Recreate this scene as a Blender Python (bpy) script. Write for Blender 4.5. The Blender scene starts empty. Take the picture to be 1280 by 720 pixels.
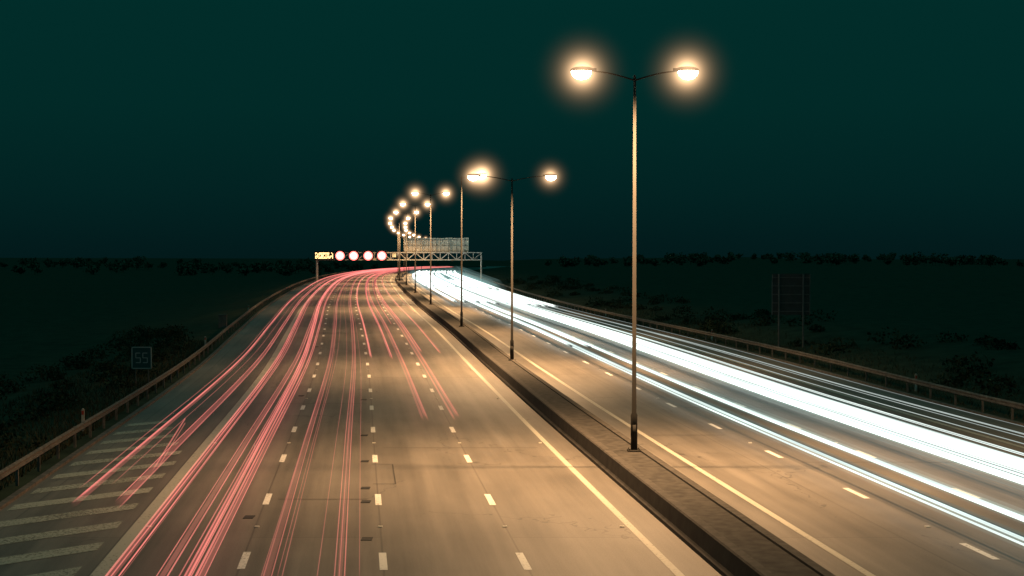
import bpy, math, random
import numpy as np
from mathutils import Vector, Matrix
random.seed(7); rng=np.random.default_rng(7)
S=bpy.context.scene
S.view_settings.view_transform='Standard'; S.view_settings.look='None'
S.view_settings.exposure=0; S.view_settings.gamma=1

# ------------------------------------------------------------------ road alignment
def hermite(xs,ys):
    xs=np.array(xs,float); ys=np.array(ys,float)
    m=np.gradient(ys,xs)
    def f(x):
        x=min(max(x,xs[0]),xs[-1])
        i=int(min(max(np.searchsorted(xs,x)-1,0),len(xs)-2))
        h=xs[i+1]-xs[i]; t=(x-xs[i])/h
        return float((2*t**3-3*t*t+1)*ys[i]+(t**3-2*t*t+t)*h*m[i]+(-2*t**3+3*t*t)*ys[i+1]+(t**3-t*t)*h*m[i+1])
    return f
M=hermite([-400,-100,0,30.7,51,94,129,174,218,265,310,355,400,445,490,535,580,625,700,800,900,1000],
          [54.7,21.1,9.94,6.5,4.22,-.6,-4.9,-10.6,-15.7,-20.8,-25.4,-29.6,-33.2,-36.2,-38.6,-40.3,-41.3,-41.3,-39,-31,-18,-3])
Z0=hermite([-400,0,50,75,94,129,174,218,265,320,400,600,1000],[0,0,0,.04,.18,.82,1.4,1.8,2.12,2.3,2.4,2.5,2.6])
ZR=hermite([-400,0,50,70,100,150,200,250,300,350,400,600,1000],[0,0,0,.05,.32,.42,.6,1.0,1.6,2.1,2.3,2.5,2.6])
def RZ(u,Y):
    t=min(max((u-1)/20,0),1); return Z0(Y)*(1-t)+ZR(Y)*t
def P(u,Y,dz=0): return (M(Y)+u,Y,RZ(u,Y)+dz)
def frange(a,b,n): return [a+(b-a)*i/n for i in range(n+1)]
def stations(a,b,step=2.0):
    n=max(1,int(math.ceil((b-a)/step))); return frange(a,b,n)

# ------------------------------------------------------------------ materials
def mat(name):
    m=bpy.data.materials.new(name); m.use_nodes=True
    nt=m.node_tree; nt.nodes.clear(); return m,nt,nt.nodes,nt.links
def out(nt,sock,vol=False):
    o=nt.nodes.new('ShaderNodeOutputMaterial'); nt.links.new(sock,o.inputs['Volume' if vol else 'Surface'])
def simple(name,col,rough=.6,metal=0,noise=.25,scale=3,bump=0.0,col2=None,spec=.3):
    m,nt,N,L=mat(name)
    b=N.new('ShaderNodeBsdfPrincipled'); b.inputs['Roughness'].default_value=rough; b.inputs['Metallic'].default_value=metal
    b.inputs['Specular IOR Level'].default_value=spec
    tc=N.new('ShaderNodeTexCoord'); nz=N.new('ShaderNodeTexNoise'); nz.inputs['Scale'].default_value=scale; nz.inputs['Detail'].default_value=6
    L.new(tc.outputs['Object'],nz.inputs['Vector'])
    r=N.new('ShaderNodeValToRGB')
    r.color_ramp.elements[0].position=.3; r.color_ramp.elements[1].position=.7
    a=[c*(1-noise) for c in col]; c2=[min(1,c*(1+noise)) for c in (col2 or col)]
    r.color_ramp.elements[0].color=(*a,1); r.color_ramp.elements[1].color=(*c2,1)
    L.new(nz.outputs['Fac'],r.inputs[0]); L.new(r.outputs[0],b.inputs['Base Color'])
    if bump:
        bp=N.new('ShaderNodeBump'); bp.inputs['Strength'].default_value=bump; L.new(nz.outputs['Fac'],bp.inputs['Height']); L.new(bp.outputs[0],b.inputs['Normal'])
    out(nt,b.outputs[0]); return m
def emis(name,col,s):
    m,nt,N,L=mat(name); e=N.new('ShaderNodeEmission'); e.inputs[0].default_value=(*col,1); e.inputs[1].default_value=s
    out(nt,e.outputs[0]); m.cycles.emission_sampling='NONE'; return m

def math_(N,L,op,a,b=None,c=None,clamp=False):
    n=N.new('ShaderNodeMath'); n.operation=op; n.use_clamp=clamp
    for i,v in enumerate((a,b,c)):
        if v is None: continue
        if isinstance(v,(int,float)): n.inputs[i].default_value=v
        else: L.new(v,n.inputs[i])
    return n.outputs[0]

def road_material():
    m,nt,N,L=mat('worn_asphalt')
    b=N.new('ShaderNodeBsdfPrincipled'); b.inputs['Specular IOR Level'].default_value=.4
    uv=N.new('ShaderNodeUVMap'); uv.uv_map='UVMap'
    sep=N.new('ShaderNodeSeparateXYZ'); L.new(uv.outputs[0],sep.inputs[0])
    u=sep.outputs[0]; v=sep.outputs[1]
    def noise(sx,sy,scale,detail=5,rough=.6):
        mp=N.new('ShaderNodeMapping'); mp.inputs['Scale'].default_value=(sx,sy,1); L.new(uv.outputs[0],mp.inputs[0])
        n=N.new('ShaderNodeTexNoise'); n.inputs['Scale'].default_value=scale; n.inputs['Detail'].default_value=detail; n.inputs['Roughness'].default_value=rough
        L.new(mp.outputs[0],n.inputs['Vector']); return n.outputs['Fac']
    n1=noise(1,1,.12,4)
    n2=noise(1,.03,2.2,5)
    n3=noise(1,1,25,4,.8)
    n4=noise(1,.25,.6,5)
    ph=math_(N,L,'MULTIPLY',math_(N,L,'ADD',u,2.05),2*math.pi/1.825)
    wp=math_(N,L,'COSINE',ph)
    s=math_(N,L,'MULTIPLY',math_(N,L,'SUBTRACT',n1,.5),.8)
    s=math_(N,L,'ADD',s,math_(N,L,'MULTIPLY',math_(N,L,'SUBTRACT',n2,.5),1.1))
    s=math_(N,L,'ADD',s,math_(N,L,'MULTIPLY',math_(N,L,'SUBTRACT',n3,.5),1.6))
    s=math_(N,L,'ADD',s,math_(N,L,'MULTIPLY',math_(N,L,'SUBTRACT',n4,.5),.8))
    s=math_(N,L,'ADD',s,math_(N,L,'MULTIPLY',wp,.08))
    s=math_(N,L,'ADD',s,1.0)
    br=N.new('ShaderNodeTexBrick'); br.offset=.37; br.inputs['Scale'].default_value=1; br.inputs['Mortar Size'].default_value=.028
    br.inputs['Brick Width'].default_value=38; br.inputs['Row Height'].default_value=3.65
    br.inputs['Color1'].default_value=(1.06,1.06,1.06,1); br.inputs['Color2'].default_value=(.86,.86,.86,1); br.inputs['Mortar'].default_value=(.6,.6,.6,1)
    cm=N.new('ShaderNodeCombineXYZ'); L.new(v,cm.inputs[0]); L.new(math_(N,L,'ADD',u,2.05+365),cm.inputs[1]); L.new(cm.outputs[0],br.inputs[0])
    s=math_(N,L,'MULTIPLY',s,br.outputs['Color'])
    vo=N.new('ShaderNodeTexVoronoi'); vo.feature='DISTANCE_TO_EDGE'; vo.inputs['Scale'].default_value=.16
    mp=N.new('ShaderNodeMapping'); mp.inputs['Scale'].default_value=(1,.55,1); L.new(uv.outputs[0],mp.inputs[0])
    ad=N.new('ShaderNodeVectorMath'); ad.operation='ADD'; nn=N.new('ShaderNodeTexNoise'); nn.inputs['Scale'].default_value=1.3; L.new(uv.outputs[0],nn.inputs['Vector'])
    L.new(mp.outputs[0],ad.inputs[0]); L.new(nn.outputs['Color'],ad.inputs[1]); L.new(ad.outputs[0],vo.inputs['Vector'])
    ck=math_(N,L,'LESS_THAN',vo.outputs['Distance'],.0035)
    ck=math_(N,L,'MULTIPLY',ck,math_(N,L,'GREATER_THAN',n1,.52))
    s=math_(N,L,'MULTIPLY',s,math_(N,L,'SUBTRACT',1,math_(N,L,'MULTIPLY',ck,.45)))
    mx=N.new('ShaderNodeMix'); mx.data_type='RGBA'; mx.blend_type='MULTIPLY'; mx.inputs['Factor'].default_value=1
    mx.inputs['A'].default_value=(.122,.109,.093,1)
    cc=N.new('ShaderNodeCombineColor'); [L.new(s,cc.inputs[i]) for i in range(3)]
    L.new(cc.outputs[0],mx.inputs['B']); L.new(mx.outputs['Result'],b.inputs['Base Color'])
    b.inputs['Roughness'].default_value=.55
    bp=N.new('ShaderNodeBump'); bp.inputs['Strength'].default_value=.4; bp.inputs['Distance'].default_value=.01
    L.new(n3,bp.inputs['Height']); L.new(bp.outputs[0],b.inputs['Normal'])
    out(nt,b.outputs[0]); return m

def paint_material(name,col,wear,var=.25):
    m,nt,N,L=mat(name)
    b=N.new('ShaderNodeBsdfPrincipled'); b.inputs['Roughness'].default_value=.55; b.inputs['Base Color'].default_value=(*col,1)
    t=N.new('ShaderNodeBsdfTransparent'); tc=N.new('ShaderNodeTexCoord')
    n=N.new('ShaderNodeTexNoise'); n.inputs['Scale'].default_value=9; n.inputs['Detail'].default_value=8; n.inputs['Roughness'].default_value=.75
    L.new(tc.outputs['Object'],n.inputs['Vector'])
    n2=N.new('ShaderNodeTexNoise'); n2.inputs['Scale'].default_value=.35; L.new(tc.outputs['Object'],n2.inputs['Vector'])
    f=math_(N,L,'ADD',n.outputs['Fac'],math_(N,L,'MULTIPLY',math_(N,L,'SUBTRACT',n2.outputs['Fac'],.5),var))
    f=math_(N,L,'MULTIPLY',math_(N,L,'SUBTRACT',f,wear-.08),6,clamp=True)
    mx=N.new('ShaderNodeMixShader'); L.new(f,mx.inputs[0]); L.new(t.outputs[0],mx.inputs[1]); L.new(b.outputs[0],mx.inputs[2])
    out(nt,mx.outputs[0]); return m

def trail_material(name,col,s,additive=True,sample=False):
    m,nt,N,L=mat(name)
    at=N.new('ShaderNodeAttribute'); at.attribute_name='glow'
    e=N.new('ShaderNodeEmission'); e.inputs[0].default_value=(*col,1)
    L.new(math_(N,L,'MULTIPLY',at.outputs['Fac'],s),e.inputs[1])
    if additive:
        t=N.new('ShaderNodeBsdfTransparent'); a=N.new('ShaderNodeAddShader')
        L.new(e.outputs[0],a.inputs[0]); L.new(t.outputs[0],a.inputs[1]); out(nt,a.outputs[0])
    else: out(nt,e.outputs[0])
    m.cycles.emission_sampling='AUTO' if sample else 'NONE'
    return m

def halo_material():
    m,nt,N,L=mat('emissive_lamp_halo')  # emissive volume with radial falloff, imitates lamp glare
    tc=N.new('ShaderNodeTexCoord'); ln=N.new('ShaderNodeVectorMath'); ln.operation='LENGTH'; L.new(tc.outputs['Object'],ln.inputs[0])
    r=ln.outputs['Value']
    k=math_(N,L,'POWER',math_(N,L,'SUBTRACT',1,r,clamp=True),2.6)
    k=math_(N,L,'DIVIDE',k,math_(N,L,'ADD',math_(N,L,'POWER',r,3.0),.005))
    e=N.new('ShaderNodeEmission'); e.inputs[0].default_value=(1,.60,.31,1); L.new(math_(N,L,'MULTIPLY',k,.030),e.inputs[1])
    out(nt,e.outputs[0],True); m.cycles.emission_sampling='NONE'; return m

ROAD=road_material()
PAINT=paint_material('white_road_paint',(.62,.60,.55),.38)
PAINTW=paint_material('faded_edge_paint',(.36,.34,.28),.36,.2)
HATCHP=paint_material('worn_hatch_paint',(.29,.285,.23),.42)
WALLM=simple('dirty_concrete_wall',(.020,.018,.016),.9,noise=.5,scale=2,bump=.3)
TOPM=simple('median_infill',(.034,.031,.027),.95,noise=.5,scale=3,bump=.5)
GALV=simple('galvanised_steel',(.34,.34,.31),.5,.1,noise=.3,scale=4)
RAILM=simple('weathered_rail_steel',(.11,.10,.087),.7,.1,noise=.4,scale=3)
POLEM=simple('pole_paint',(.030,.029,.027),.95,0,noise=.1,scale=.8,spec=.05)
DARK=simple('dark_housing',(.02,.02,.022),.6,noise=.2)
PANEL=simple('sign_back_aluminium',(.72,.66,.54),.6,0,noise=.12,scale=1.2)
PANELD=simple('grey_sign_back',(.035,.04,.04),.7,.0,noise=.2)
FRAMED=simple('dull_sign_frame',(.09,.095,.09),.7,.0,noise=.2)
BLACKT=simple('bitumen_sealant',(.045,.042,.038),.7,noise=.3,scale=9)
IRON=simple('iron_cover',(.02,.02,.02),.7,noise=.3,scale=9)
GRASS=simple('verge_grass_ground',(.029,.036,.022),.95,noise=.3,scale=.6,bump=.5,spec=.05)
LEAF=simple('leaf_foliage',(.022,.032,.017),.9,noise=.6,scale=.8,spec=.1)
TREEL=simple('dark_leaf_foliage',(.07,.09,.06),.9,noise=.5,scale=.8,spec=.1)
BLADE=simple('dry_grass_blades',(.036,.038,.022),.9,noise=.5,scale=1.5,spec=.1)
BARK=simple('bark',(.03,.025,.02),.9,noise=.4)
LAMPG=emis('sodium_lamp_glass',(1,.86,.62),28)
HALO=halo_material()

# ------------------------------------------------------------------ mesh builder
class MB:
    def __init__(s): s.v=[]; s.f=[]; s.m=[]; s.uv={}
    def quad(s,a,b,c,d,mi=0):
        i=len(s.v); s.v+= [a,b,c,d]; s.f.append((i,i+1,i+2,i+3)); s.m.append(mi)
    def box(s,c,size,mi=0,rot=None):
        i=len(s.v); hx,hy,hz=[k/2 for k in size]; c=Vector(c)
        for x in(-hx,hx):
            for y in(-hy,hy):
                for z in(-hz,hz):
                    p=Vector((x,y,z)); p=rot@p if rot else p
                    s.v.append(tuple(c+p))
        for f in((0,1,3,2),(4,6,7,5),(0,4,5,1),(2,3,7,6),(0,2,6,4),(1,5,7,3)):
            s.f.append(tuple(i+k for k in f)); s.m.append(mi)
    def bar(s,a,b,w,mi=0,w2=None):
        a=Vector(a); b=Vector(b); d=b-a
        s.box((a+b)/2,(w,w2 or w,d.length),mi,d.to_track_quat('Z','Y').to_matrix())
    def tube(s,pts,rad,n=10,mi=0,cap=True):
        i0=len(s.v); k=len(pts)
        for j,p in enumerate(pts):
            p=Vector(p); d=(Vector(pts[min(j+1,k-1)])-Vector(pts[max(j-1,0)])).normalized()
            ref=Vector((0,1,0)) if abs(d.y)<.9 else Vector((0,0,1))
            x=d.cross(ref).normalized(); y=d.cross(x)
            r=rad[j] if hasattr(rad,'__len__') else rad
            for q in range(n):
                t=2*math.pi*q/n; s.v.append(tuple(p+x*r*math.cos(t)+y*r*math.sin(t)))
        for j in range(k-1):
            for q in range(n):
                q2=(q+1)%n
                s.f.append((i0+j*n+q,i0+j*n+q2,i0+(j+1)*n+q2,i0+(j+1)*n+q)); s.m.append(mi)
        if cap:
            s.f.append(tuple(i0+q for q in range(n))[::-1]); s.m.append(mi)
            s.f.append(tuple(i0+(k-1)*n+q for q in range(n))); s.m.append(mi)
    def ellipsoid(s,c,r,mi=0,nu=12,nv=7,zlo=-1,zhi=1):
        i0=len(s.v)
        for a in range(nv+1):
            zz=zlo+(zhi-zlo)*a/nv; rr=math.sqrt(max(0,1-zz*zz))
            rr=max(rr,.02)
            for q in range(nu):
                t=2*math.pi*q/nu; s.v.append((c[0]+r[0]*rr*math.cos(t),c[1]+r[1]*rr*math.sin(t),c[2]+r[2]*zz))
        for a in range(nv):
            for q in range(nu):
                q2=(q+1)%nu; s.f.append((i0+a*nu+q,i0+a*nu+q2,i0+(a+1)*nu+q2,i0+(a+1)*nu+q)); s.m.append(mi)
        s.f.append(tuple(i0+q for q in range(nu))[::-1]); s.m.append(mi)
        s.f.append(tuple(i0+nv*nu+q for q in range(nu))); s.m.append(mi)
    def obj(s,name,mats,parent=None,smooth=False,loc=None):
        me=bpy.data.meshes.new(name); me.from_pydata(s.v,[],s.f); me.update()
        for m in mats: me.materials.append(m)
        me.polygons.foreach_set('material_index',s.m)
        if smooth: me.polygons.foreach_set('use_smooth',[True]*len(s.f))
        o=bpy.data.objects.new(name,me); S.collection.objects.link(o)
        if parent: o.parent=parent
        if loc: o.location=loc
        return o
def empty(name,loc=(0,0,0)):
    o=bpy.data.objects.new(name,None); o.location=loc; S.collection.objects.link(o); return o

# ------------------------------------------------------------------ surfaces
def surface(name,uf,ys,dz,material,parent=None):
    v=[];uv=[]
    for Y in ys:
        us=uf(Y)
        for u in us: v.append(P(u,Y,dz)); uv.append((u,Y))
    n=len(us); f=[]
    for j in range(len(ys)-1):
        for i in range(n-1):
            a=j*n+i; f.append((a,a+1,a+n+1,a+n))
    me=bpy.data.meshes.new(name); me.from_pydata(v,[],f); me.update(); me.materials.append(material)
    l=me.uv_layers.new(name='UVMap'); idx=np.zeros(len(me.loops),int); me.loops.foreach_get('vertex_index',idx)
    l.data.foreach_set('uv',np.array(uv)[idx].ravel())
    me.polygons.foreach_set('use_smooth',[True]*len(f))
    o=bpy.data.objects.new(name,me); S.collection.objects.link(o)
    if parent: o.parent=parent
    return o
YS=stations(-60,420,2)+stations(424,1000,6)
surface('motorway_road',lambda Y:[-21.2,-18,-16.4,-12.8,-9.2,-5.6,-2,-1.02],YS,0,ROAD)
surface('motorway_road',lambda Y:[1.02,2.7,6.4,10,13.7,17.4,21],YS,0,ROAD)

# terrain
ucols=[-3000,-1800,-1000,-600,-350,-200,-130,-90,-65,-50,-40,-34,-30,-27,-25,-23.5,-22,-20,-10,-1,1,10,20,21.5,23,24.5,26,29,33,38,45,60,90,130,200,350,600,1000,1800,3000]
ty=list(range(-200,-60,20))+stations(-60,420,4)+stations(426,1000,12)+[1060,1150,1300,1500,1800,2300,3000,4500,7000]
def gz(u,Y):
    z=RZ(u,Y); a=abs(u)-22
    if a<.6: return z-.09
    s=min(a/14,1); s=s*s*(3-2*s)
    z=z*(1-.5*s)-.09-1.0*s if u<0 else z-.09+1.3*s
    z+=(math.sin(u*.31+Y*.13)*.12+math.sin(Y*.047+u*.9)*.1)*min(a/4,1)
    if abs(u)>300: z*=.3
    # gently rolling high ground far away
    if Y>450 and abs(u)>60:
        k=min((Y-450)/700,1)*min((abs(u)-60)/150,1); z+=k*(5+4*math.sin(u*.006+1.3)+2*math.sin(u*.017+.4))
    return z
tv=[(M(Y)+u,Y,gz(u,Y)) for Y in ty for u in ucols]
n=len(ucols); tf=[(j*n+i,j*n+i+1,(j+1)*n+i+1,(j+1)*n+i) for j in range(len(ty)-1) for i in range(n-1)]
me=bpy.data.meshes.new('ground'); me.from_pydata(tv,[],tf); me.update(); me.materials.append(GRASS)
me.polygons.foreach_set('use_smooth',[True]*len(tf))
S.collection.objects.link(bpy.data.objects.new('ground',me))

# markings
mk=MB()
def strip(mb,u,w,a,b,dz,mi=0):
    ys=stations(a,b,2)
    for p,q in zip(ys[:-1],ys[1:]):
        mb.quad(P(u-w/2,p,dz),P(u+w/2,p,dz),P(u+w/2,q,dz),P(u-w/2,q,dz),mi)
strip(mk,-2.05,.22,-40,900,.008,1)
strip(mk,-16.4,.42,-40,900,.008,1)
strip(mk,2.65,.22,-40,900,.008,1)
strip(mk,17.5,.25,-40,900,.008,1)
for u,ph in((-5.72,0),(-9.35,.0),(-12.95,.1),(6.6,1.2),(10.25,1.2),(13.9,1.2)):
    Y=-20+ph
    while Y<620:
        strip(mk,u,.2,Y,Y+2,.008,0); Y+=9
mk.obj('lane_markings',[PAINT,PAINTW])
# hatching
hb=MB()
Y=18.0
while Y<66:
    ul=-20.9; ur=-17.0-(0 if Y<50 else (Y-50)*.16)
    if ur>ul+.5:
        k=6
        for i in range(k):
            a=ul+(ur-ul)*i/k; b=ul+(ur-ul)*(i+1)/k
            ya=Y+(a-ul)*.85; yb=Y+(b-ul)*.85
            hb.quad(P(a,ya,.012),P(b,yb,.012),P(b,yb+1.05,.012),P(a,ya+1.05,.012))
    Y+=3.0
hb.obj('hatched_marking',[HATCHP])
# road sealant lines and small iron covers
tb=MB()
def tline(u0,u1,Y,w=.05):
    tb.quad(P(u0,Y,.014),P(u1,Y,.014),P(u1,Y+w,.014),P(u0,Y+w,.014))
def lline(u,a,b,w=.04): strip(tb,u,w,a,b,.017)
for (a,b,Y) in((-12.6,-9.7,44),(-9,-2.6,56),(3,6.2,60),(7,17,52),(7,13,71),(-16,-9.6,73),(-9,-2.2,88),(2.8,10,90)): tline(a,b,Y)
lline(-8.7,47,51.5); tline(-9.5,-8.7,51.5); tline(-9.5,-8.7,47)
for Y in(37.8,43.6,46.2,52.3,60,75): tb.box(P(-9.75,Y,.006),(.3,.42,.02),1)
for Y in(41,77,113): tb.box(P(-13.3,Y,.006),(.3,.45,.02),1)
tb.obj('road_sealant_joints',[BLACKT,IRON])
cb=MB()
for u in(-5.72,-9.35,-12.95,6.6,10.25,-2.3,-16.1):
    Y=-20+5.5
    while Y<300: cb.box(P(u,Y,.012),(.13,.13,.03)); Y+=18
cb.obj('road_studs',[simple('stud_reflector',(.5,.48,.42),.3,noise=.1)])

# ------------------------------------------------------------------ median barrier
mb=MB(); ys=stations(-60,420,3)+stations(426,900,8)
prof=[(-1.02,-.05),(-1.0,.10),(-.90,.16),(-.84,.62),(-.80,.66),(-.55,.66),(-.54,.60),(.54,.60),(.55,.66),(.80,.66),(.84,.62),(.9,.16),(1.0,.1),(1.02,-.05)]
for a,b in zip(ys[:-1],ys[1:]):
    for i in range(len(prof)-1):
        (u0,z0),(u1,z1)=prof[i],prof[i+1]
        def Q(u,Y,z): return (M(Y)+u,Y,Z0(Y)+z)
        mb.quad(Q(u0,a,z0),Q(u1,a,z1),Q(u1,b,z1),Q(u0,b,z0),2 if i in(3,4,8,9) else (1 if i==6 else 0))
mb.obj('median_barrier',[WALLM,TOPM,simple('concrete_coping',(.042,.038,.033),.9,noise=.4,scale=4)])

# ------------------------------------------------------------------ guard rails
def guard(u,side,a,b):
    g=MB(); ys=stations(a,b,3.2)
    pr=[(0,.52),(.05,.56),(.05,.60),(0,.64),(0,.68),(.05,.72),(.05,.76),(0,.80),(-.03,.82)]
    for p,q in zip(ys[:-1],ys[1:]):
        for i in range(len(pr)-1):
            (d0,z0),(d1,z1)=pr[i],pr[i+1]
            f=lambda d,Y,z:(M(Y)+u+side*d,Y,RZ(u,Y)+z)
            g.quad(f(d0,p,z0),f(d1,p,z1),f(d1,q,z1),f(d0,q,z0))
    for Y in ys:
        if Y<520: 
            x,y,z=P(u-side*.08,Y); g.box((x,y,z+.35),(.1,.06,.9))
            g.box((x+side*.045,y,z+.66),(.07,.05,.16))
    g.obj('guard_rail',[RAILM])
guard(-21.8,1,-20,700); guard(21.9,-1,-20,700)
KERB=simple('kerb_concrete',(.09,.08,.07),.85,noise=.4,scale=3)
for u in(-21.25,21.05):
    k=MB()
    for a,b in zip(YS[:-1],YS[1:]):
        if b>500: break
        k.quad(P(u-.12,a,.1),P(u+.12,a,.1),P(u+.12,b,.1),P(u-.12,b,.1))
        for s in(-.12,.12): k.quad(P(u+s,a,-.1),P(u+s,a,.1),P(u+s,b,.1),P(u+s,b,-.1))
    k.obj('kerb',[KERB])

# ------------------------------------------------------------------ street lamps
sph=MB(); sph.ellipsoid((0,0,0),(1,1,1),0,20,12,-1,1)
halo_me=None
def lamp(x,Y,H,arm,heads,bright=1,glow=1.6,energy=27000):
    global halo_me
    z=Z0(Y)+.60
    e=empty('street_lamp',(x,Y,z))
    p=MB()
    p.box((0,0,.03),(.5,.5,.05))
    for sx in(-.18,.18):
        for sy in(-.18,.18): p.tube([(sx,sy,.05),(sx,sy,.11)],.02,6)
    p.tube([(0,0,.05),(0,0,1.35),(0,0,1.45),(0,0,H)],[.125,.125,.085,.05],14)
    p.box((0,-.125,.75),(.13,.03,.5))
    p.tube([(0,0,H-.05),(0,0,H+.12)],[.065,.03],10)
    p.obj('pole',[POLEM],e,True)
    for s in heads:
        a=MB(); pts=[]
        for i in range(9):
            t=i/8; pts.append((s*arm*.86*t,0,H-.08+.34*math.sin(t*math.pi/2)))
        a.tube(pts,[.03-.006*i/8 for i in range(9)],8); a.obj('arm',[POLEM],e,True)
        hz=H+.26; hx=s*arm
        h=MB(); h.ellipsoid((hx,0,hz+.03),(.46,.19,.16),0,18,8,-.15,1)
        h.box((hx-s*.42,0,hz+.05),(.2,.12,.12)); h.obj('lantern_housing',[DARK],e,True)
        g=MB(); g.ellipsoid((hx+s*.04,0,hz),(.38,.22,.32),0,18,8,-1,.0); g.obj('lantern_bowl',[LAMPG],e,True)
        if Y>30:  # glowing ball added around each lantern to paint its glare
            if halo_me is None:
                ho=sph.obj('emissive_halo',[HALO],e,True); halo_me=ho.data
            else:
                ho=bpy.data.objects.new('emissive_halo',halo_me); S.collection.objects.link(ho); ho.parent=e
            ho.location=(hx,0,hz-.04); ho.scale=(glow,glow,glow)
        if Y<500:
            l=bpy.data.lights.new('sodium_light','SPOT'); l.energy=energy*bright; l.color=(1,.57,.265)
            l.spot_size=math.radians(150); l.spot_blend=1; l.shadow_soft_size=.16
            lo=bpy.data.objects.new('sodium_light',l); S.collection.objects.link(lo); lo.parent=e; lo.location=(hx,0,hz-.36)
    return e
lamp(M(-39)+.3,-39,14,1.95,(-1,1))
lamp(M(6)+.3,6,14,1.95,(-1,1))
lamp(4.58,50.9,13.95,1.95,(-1,1),glow=2.2)
lamp(0.0,94.2,12.5,2.65,(-1,1),glow=1.9)
lamp(-4.77,128.6,14.1,1.95,(1,),1.3,glow=3.2)
for x,Y in((-10.4,174),(-15.5,218),(-20.6,265),(-25.5,308),(-29.8,355),(-33.3,400),(-36.6,445),(-38.9,490),(-40.6,535),(-41.6,580),(-41.6,625)):
    lamp(x,Y,14,1.95,(-1,1),glow=2.4)

# ------------------------------------------------------------------ gantry
GY=320.; gx0=-45.9; gx1=-7.2
ge=empty('motorway_gantry',(0,0,0))
g=MB(); zb,zt=7.65,9.35; y0,y1=GY-.7,GY+.7
for y in(y0,y1):
    for z in(zb,zt): g.bar((gx0,y,z),(gx1,y,z),.22)
nb=20; dx=(gx1-gx0)/nb
for i in range(nb+1):
    x=gx0+dx*i
    for y in(y0,y1): g.bar((x,y,zb),(x,y,zt),.11)
    for z in(zb,zt): g.bar((x,y0,z),(x,y1,z),.11)
    if i<nb:
        for y in(y0,y1):
            a,b=(zb,zt) if i%2 else (zt,zb); g.bar((x,y,a),(x+dx,y,b),.14)
g.obj('truss_beam',[GALV],ge)
g=MB()
for x in(gx0,gx1):
    b=1.4
    for y in(y0,y1): g.tube([(x,y,b),(x,y,zt+.1)],.2,10)
    for z in(3.2,5.2): g.bar((x,y0,z),(x,y1,z),.12)
    g.bar((x,y0,3.2),(x,y1,5.2),.1); g.bar((x,y0,5.2),(x,y1,7.4),.1)
    g.box((x,GY,1.9),(1.4,2.6,1.0))
g.obj('legs',[GALV],ge)
g=MB()
RED=emis('lane_signal_red',(1,.14,.12),5); PINK=emis('lane_signal_glare',(1,.66,.58),4.0); AMB=emis('amber_led',(1,.62,.25),4)
for x in(-40.3,-37.1,-33.7,-30.5):
    g.box((x,y0-.35,8.6),(2.2,.35,2.2),0); 
    g.box((x,y0-.62,9.78),(2.3,.5,.06),0)
    for k in range(24):
        t=2*math.pi*k/24; t2=2*math.pi*(k+1)/24
        f=lambda r,t:(x+r*math.cos(t),y0-.54,8.6+r*math.sin(t))
        g.quad(f(.72,t),f(.72,t2),f(1.05,t2),f(1.05,t),1)
        g.quad(f(0,t),f(.72,t),f(.72,t2),f(0,t2),2)
g.box((-44,y0-.35,8.7),(4.6,.35,1.9),0)
for r in range(6):
    for c in range(19):
        if random.random()<.6: g.box((-46+c*.22,y0-.55,8.05+r*.24),(.17,.04,.17),3)
g.box((-27.6,y0-.3,8.7),(1.1,.3,1.1),0)
for r in range(3):
    for q in range(3): g.box((-27.9+q*.3,y0-.48,8.4+r*.3),(.15,.04,.15),3)
g.obj('lane_signals',[DARK,RED,PINK,AMB],ge)
se=empty('direction_sign',(0,0,0)); s=MB()
x0,x1=-25.4,-10.2; npn=8; w=(x1-x0)/npn
for i in range(npn):
    s.box((x0+w*(i+.5),GY+1.0,11.05),(w-.05,.08,3.5+.12*(i%2)),0)
    s.box((x0+w*(i+.5),GY+.9,11.05),(.1,.12,3.5),1)
for z in(9.7,11,12.3): s.box(((x0+x1)/2,GY+.85,z),(x1-x0,.1,.1),1)
for x in frange(x0+1,x1-1,4): s.bar((x,GY+.7,9.3),(x,GY+.7,12.4),.15,1)
s.obj('sign_panel',[PANEL,GALV],se)

# ------------------------------------------------------------------ verge signs and posts
e=empty('traffic_sign',(M(85)-23.6,85,gz(-23.6,85)))
s=MB(); 
for x in(-.4,.4): s.tube([(x,0,-.2),(x,0,2.2)],.04,8,0)
s.box((0,-.06,1.65),(1.25,.04,1.4),1)
for z in(.99,2.31): s.box((0,-.09,z),(1.25,.02,.06),2)
for x in(-.6,.6): s.box((x,-.09,1.65),(.06,.02,1.38),2)
for x in(-.22,.22):
    for z in(1.35,1.65,1.95): s.box((x,-.09,z),(.28,.02,.05),2)
    s.box((x-.14,-.09,1.8),(.05,.02,.3),2); s.box((x+.14,-.09,1.5),(.05,.02,.3),2)
s.obj('sign_face',[FRAMED,simple('teal_sign_face',(.03,.07,.07),.5,noise=.1),simple('sign_white',(.35,.38,.36),.5,noise=.1)],e)
e=empty('direction_sign',(23.0,112,0)); s=MB(); zg=gz(25.5,112)
for x in(-1.0,1.0): s.tube([(x,0,zg-.3),(x,0,6.6)],.08,8,0)
s.box((0,.12,4.9),(3.1,.05,3.4),1)
for z in(3.5,4.2,4.9,5.6,6.3): s.box((0,.05,z),(3.1,.06,.07),0)
for x in(-1.55,1.55): s.box((x,.07,4.9),(.05,.1,3.4),0)
s.obj('sign_panel',[FRAMED,PANELD],e)
WHT=simple('marker_white',(.4,.38,.34),.5,noise=.1)
MRED=simple('marker_red',(.4,.05,.03),.4)
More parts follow.
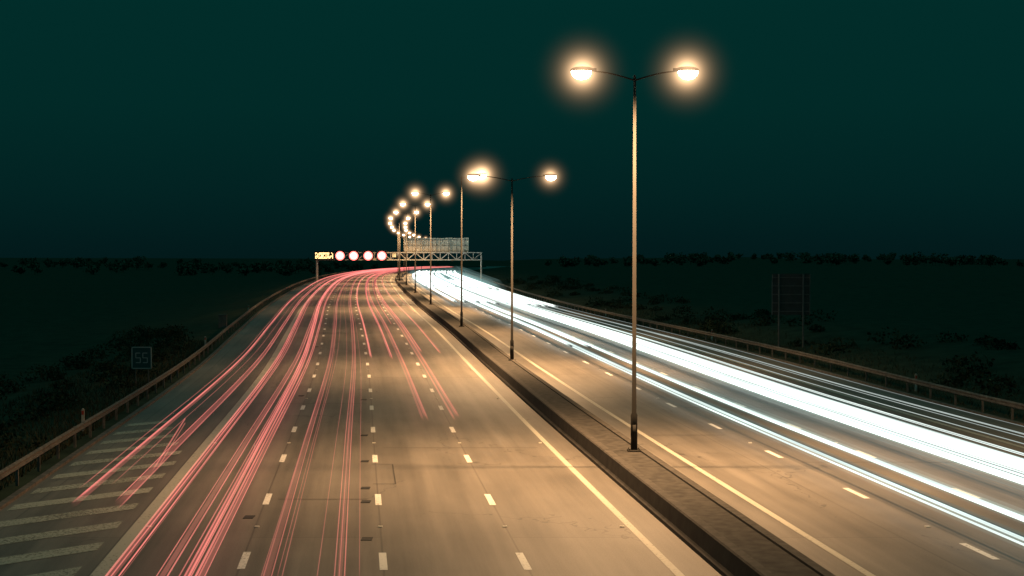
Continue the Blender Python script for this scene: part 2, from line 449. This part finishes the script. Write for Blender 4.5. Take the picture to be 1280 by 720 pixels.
for u,Y in((-22.6,62),(-22.5,112),(-22.5,165),(22.8,80),(22.8,125),(22.8,175)):
    s=MB(); s.box((0,0,.5),(.13,.05,1.0),0); s.box((0,-.03,.85),(.1,.02,.18),1); s.tube([(0,0,1.0),(0,0,1.04)],.05,8,0)
    s.obj('marker_post',[WHT,MRED],loc=(M(Y)+u,Y,gz(u,Y)))
e=MB(); e.box((0,0,.6),(.8,.5,1.3),0); e.box((0,0,1.28),(.9,.6,.07),0); e.box((0,-.26,.6),(.05,.03,.2),0)
e.obj('roadside_cabinet',[FRAMED],loc=(M(140)-23.5,140,gz(-23.5,140)))

# ------------------------------------------------------------------ vegetation
def leaf_cloud(centers,radii,counts,size,name,m,trunks=None):
    V=[];F=[];o=0
    for c,r,k in zip(centers,radii,counts):
        d=rng.normal(size=(k,3)); d/=np.linalg.norm(d,axis=1)[:,None]
        rr=rng.uniform(.35,1.08,size=(k,1))**.6; lump=1+.3*np.sin(d[:,:1]*5+c[0])*np.cos(d[:,2:]*4+c[1])
        p=np.array(c)+d*rr*lump*np.array(r)
        a=rng.normal(size=(k,3)); a/=np.linalg.norm(a,axis=1)[:,None]; b=np.cross(a,rng.normal(size=(k,3))); b/=np.linalg.norm(b,axis=1)[:,None]
        sz=size*rng.uniform(.5,1.3,size=(k,1))
        q=np.stack([p-a*sz,p-b*sz*.5,p+a*sz,p+b*sz*.5],1).reshape(-1,3)
        V.append(q); F.append(np.arange(k*4).reshape(-1,4)+o); o+=len(q)
    V=np.concatenate(V); F=np.concatenate(F)
    mb=MB(); mb.v=[tuple(x) for x in V]; mb.f=[tuple(int(i) for i in x) for x in F]; mb.m=[0]*len(F)
    if trunks:
        for (x,y,z,h) in trunks: mb.tube([(x,y,z-.3),(x+.2,y,z+h*.5),(x,y,z+h)],[h*.03,h*.02,h*.008],6,1)
    mb.obj(name,[m,BARK])
C=[];R=[];K=[]
for _ in range(75):
    Y=random.uniform(38,140); u=-random.uniform(24.5,33); r=random.uniform(.5,1.1)
    C.append((M(Y)+u,Y,gz(u,Y)+r*.4)); R.append((r*1.3,r*1.3,r*.7)); K.append(200)
leaf_cloud(C,R,K,.12,'verge_bushes',LEAF)
C=[];R=[];K=[]
for _ in range(110):
    Y=random.uniform(70,330); u=random.uniform(25,38); r=random.uniform(.5,1.1)
    C.append((M(Y)+u,Y,gz(u,Y)+r*.35)); R.append((r*1.6,r*1.6,r*.65)); K.append(150)
leaf_cloud(C,R,K,.16,'verge_bushes',LEAF)
C=[];R=[];K=[];T=[]
def tree(x,Y,z,h):
    for _ in range(4):
        r=h*random.uniform(.2,.34); C.append((x+random.uniform(-1,1)*h*.3,Y+random.uniform(-1,1)*h*.3,z+h*random.uniform(.3,.75))); R.append((r*1.3,r*1.3,r*.8)); K.append(40)
    T.append((x,Y,z,h*.7))
for _ in range(300):
    Y=random.uniform(600,1000)
    u=random.choice([-1,1])*random.uniform(45,340); tree(M(Y)+u,Y,gz(u,Y)-.4,random.uniform(3.5,7))
leaf_cloud(C,R,K,.8,'distant_trees',TREEL,T)
gb=MB()
for _ in range(24000):
    if random.random()<.6: Y=random.uniform(36,120); u=-22.2-random.random()**1.5*8
    else: Y=random.uniform(60,200); u=22.3+random.random()**1.5*7
    x=M(Y)+u; z=gz(u,Y)-.02; h=random.uniform(.12,.42); t=random.uniform(0,6.28); w=.025; dx,dy=math.cos(t)*w,math.sin(t)*w
    lx,ly=random.uniform(-.15,.15),random.uniform(-.15,.15)
    i=len(gb.v); gb.v+=[(x-dx,Y-dy,z),(x+dx,Y+dy,z),(x+lx,Y+ly,z+h)]; gb.f.append((i,i+1,i+2)); gb.m.append(0)
gb.obj('verge_grass',[BLADE])

# ------------------------------------------------------------------ light trails (long exposure)
class Trails:
    def __init__(s): s.v=[]; s.f=[]; s.g=[]
    def add(s,uf,hz,Y0,Y1,r,glow,grow=150.,fade0=3.0):
        ys=[]; Y=Y0
        while Y<Y1: ys.append(Y); Y+=max(2,abs(Y)*.025)
        ys.append(Y1); n=5
        i0=len(s.v)
        for Y in ys:
            u=uf(Y) if callable(uf) else uf
            x,y,z=P(u,Y,hz); rr=r*(1+max(Y-30,0)/grow)
            g=glow*min(1,(Y-Y0)/fade0 if fade0 else 1)*(1+.12*math.sin(Y*.37+u*9))
            for q in range(n):
                t=2*math.pi*q/n; s.v.append((x+rr*math.cos(t),y,z+rr*math.sin(t))); s.g.append(max(g,0))
        for j in range(len(ys)-1):
            for q in range(n):
                q2=(q+1)%n; s.f.append((i0+j*n+q,i0+j*n+q2,i0+(j+1)*n+q2,i0+(j+1)*n+q))
    def obj(s,name,m):
        me=bpy.data.meshes.new(name); me.from_pydata(s.v,[],s.f); me.update(); me.materials.append(m)
        a=me.attributes.new('glow','FLOAT','POINT'); a.data.foreach_set('value',s.g)
        me.polygons.foreach_set('use_smooth',[True]*len(s.f))
        o=bpy.data.objects.new(name,me); S.collection.objects.link(o); return o
def wob(u,amp=.12,per=70):
    ph=random.uniform(0,6.28); d=random.uniform(-.25,.25)
    return lambda Y:u+amp*math.sin(Y/per+ph)-amp*math.sin(33/per+ph)+d*min(max((Y-60)/200,0),1)
R_=Trails()
def car(u,half,start,end,r,g,n=2,h=.8,spread=.09,soft=True):
    w=wob(u)
    for sd in(-1,1):
        for k in range(n):
            off=sd*half+(k-(n-1)/2)*spread+random.uniform(-.02,.02); hh=h+random.uniform(-.12,.12)
            rr=r*random.uniform(.6,1.2); gg=g*random.uniform(.5,1.2)
            R_.add(lambda Y,off=off:w(Y)+off,hh,start,end,rr,gg,fade0=2)
        if soft: R_.add(lambda Y:w(Y)+sd*half,h,start,end,r*3.2,g*.25,fade0=2,grow=240)  # wider faint tube paints a soft glow around the red trail
car(-17.5,.62,38.5,800,.022,.8,2)
car(-17.9,.5,40.5,800,.016,.6,1,h=1.0,soft=False)
car(-14.6,.85,-10,800,.024,.9,3,spread=.12)
car(-14.5,.66,-10,800,.016,.55,1,h=.95,soft=False)
car(-14.6,.75,20,800,.014,.45,1,h=.6,soft=False)
car(-13.9,.45,20,800,.018,.8,2,h=.75,spread=.12)
car(-11.2,.80,-10,800,.018,.5,2,spread=.2)
car(-11.0,.62,20,800,.013,.4,1,h=1.0,soft=False)
car(-10.9,.95,30,800,.014,.35,1,h=.65,soft=False)
car(-11.5,.6,25,800,.012,.3,1,h=.8,soft=False)
car(-6.35,.7,59.5,800,.036,.28,3,spread=.10)
car(-8.35,.72,94,800,.026,.7,2)
car(-4.6,.7,98,800,.024,.45,2)
car(-7.2,.7,130,800,.024,.6,1,soft=False)
car(-3.9,.7,150,800,.02,.5,1,soft=False)
R_.add(lambda Y:-16.9-(Y-46)*.055,.75,45,60,.024,.5,fade0=1.5); R_.add(lambda Y:-16.75-(Y-46)*.055,.8,45,58,.018,.4,fade0=1.5)
R_.obj('tail_light_trails',trail_material('tail_light_trail_glow',(1,.23,.20),.42))
W_=Trails(); G_=Trails()
def wcar(u,half,r,g,n=2,h=.68,start=-10,end=520,spread=.1,grow=170,painted_haze=1):
    w=wob(u,.1)
    for sd in(-1,1):
        for k in range(n):
            off=sd*half+(k-(n-1)/2)*spread; W_.add(lambda Y,off=off:w(Y)+off,h+random.uniform(-.06,.06),start,end,r*random.uniform(.6,1.2),g*random.uniform(.6,1.1),grow=grow)
        if painted_haze:  # wide faint tubes paint a soft glow around the white trails
            G_.add(lambda Y:w(Y)+sd*half,h,start,end,.10*painted_haze,.07,grow=grow)
            G_.add(lambda Y:w(Y)+sd*half,h,start,end,.2*painted_haze,.028,grow=grow)
wcar(7.6,.8,.040,1.1,2,spread=.17)
wcar(7.9,.62,.014,.5,1,h=.55,painted_haze=0)
wcar(12.0,.75,.07,1.5,2,spread=.2,painted_haze=1.5)
wcar(12.6,.8,.036,1.1,2,h=.75,spread=.27,painted_haze=0)
wcar(13.7,.5,.026,.75,2,spread=.2,painted_haze=0)
wcar(15.9,.75,.020,.42,2,h=.8,spread=.16,painted_haze=0)
wcar(16.4,.8,.012,.32,1,h=1.0,painted_haze=0)
for u in(5,8,11,12.5,15,17.5): wcar(u,.7,.055,1.5,2,start=185,grow=90,painted_haze=0)  # extra far trails added to build up painted headlight glare
for u in(5,9,13,17): wcar(u,.7,.07,1.6,1,start=260,end=420,grow=70,painted_haze=2.2)  # short brighter trails added for the same distant glare
for u in(7.4,12.3): wcar(u,.7,.045,1.3,2,start=105,grow=110,painted_haze=0)
W_.obj('headlight_trails',trail_material('headlight_trail_glow',(.88,1.0,.95),1.3,False,True))
G_.obj('headlight_trails',trail_material('headlight_painted_haze',(.6,1.0,.95),1.0))  # painted glow tubes only, the trails are a separate mesh

# ------------------------------------------------------------------ world
w=bpy.data.worlds.new('World'); S.world=w; w.use_nodes=True; nt=w.node_tree; N=nt.nodes; L=nt.links; N.clear()
tc=N.new('ShaderNodeTexCoord'); sp=N.new('ShaderNodeSeparateXYZ'); L.new(tc.outputs['Generated'],sp.inputs[0])
r=N.new('ShaderNodeValToRGB'); L.new(sp.outputs[2],r.inputs[0])
els=r.color_ramp.elements
els[0].position=0; els[0].color=(.0010,.0098,.0105,1)
els[1].position=1; els[1].color=(.02,.19,.185,1)  # zenith, out of view, brightened to fill the dark ground with teal
for p,c in((.015,(.0009,.0115,.012)),(.05,(.0008,.0165,.016)),(.11,(.0006,.023,.0205)),(.22,(.0005,.0275,.024)),(.4,(.004,.055,.052))):
    x=els.new(p); x.color=(*c,1)
bg=N.new('ShaderNodeBackground'); bg.inputs[1].default_value=1; L.new(r.outputs[0],bg.inputs[0])
o=N.new('ShaderNodeOutputWorld'); L.new(bg.outputs[0],o.inputs[0])
sun=bpy.data.lights.new('teal_fill_sun','SUN'); sun.energy=.03; sun.color=(.4,1,.95); sun.angle=math.radians(.5)  # weak teal fill light added, standing in for moonlight
so=bpy.data.objects.new('teal_fill_sun',sun); so.rotation_euler=(math.radians(35),math.radians(-20),0); S.collection.objects.link(so)

# ------------------------------------------------------------------ camera
cam=bpy.data.cameras.new('camera'); co=bpy.data.objects.new('camera',cam); S.collection.objects.link(co)
cam.sensor_width=36; cam.lens=1700/1280*36; cam.clip_start=.1; cam.clip_end=10000
co.location=(0,0,7.8); co.rotation_euler=(math.radians(90-math.degrees(math.atan(36/1700))),0,0)
S.camera=co
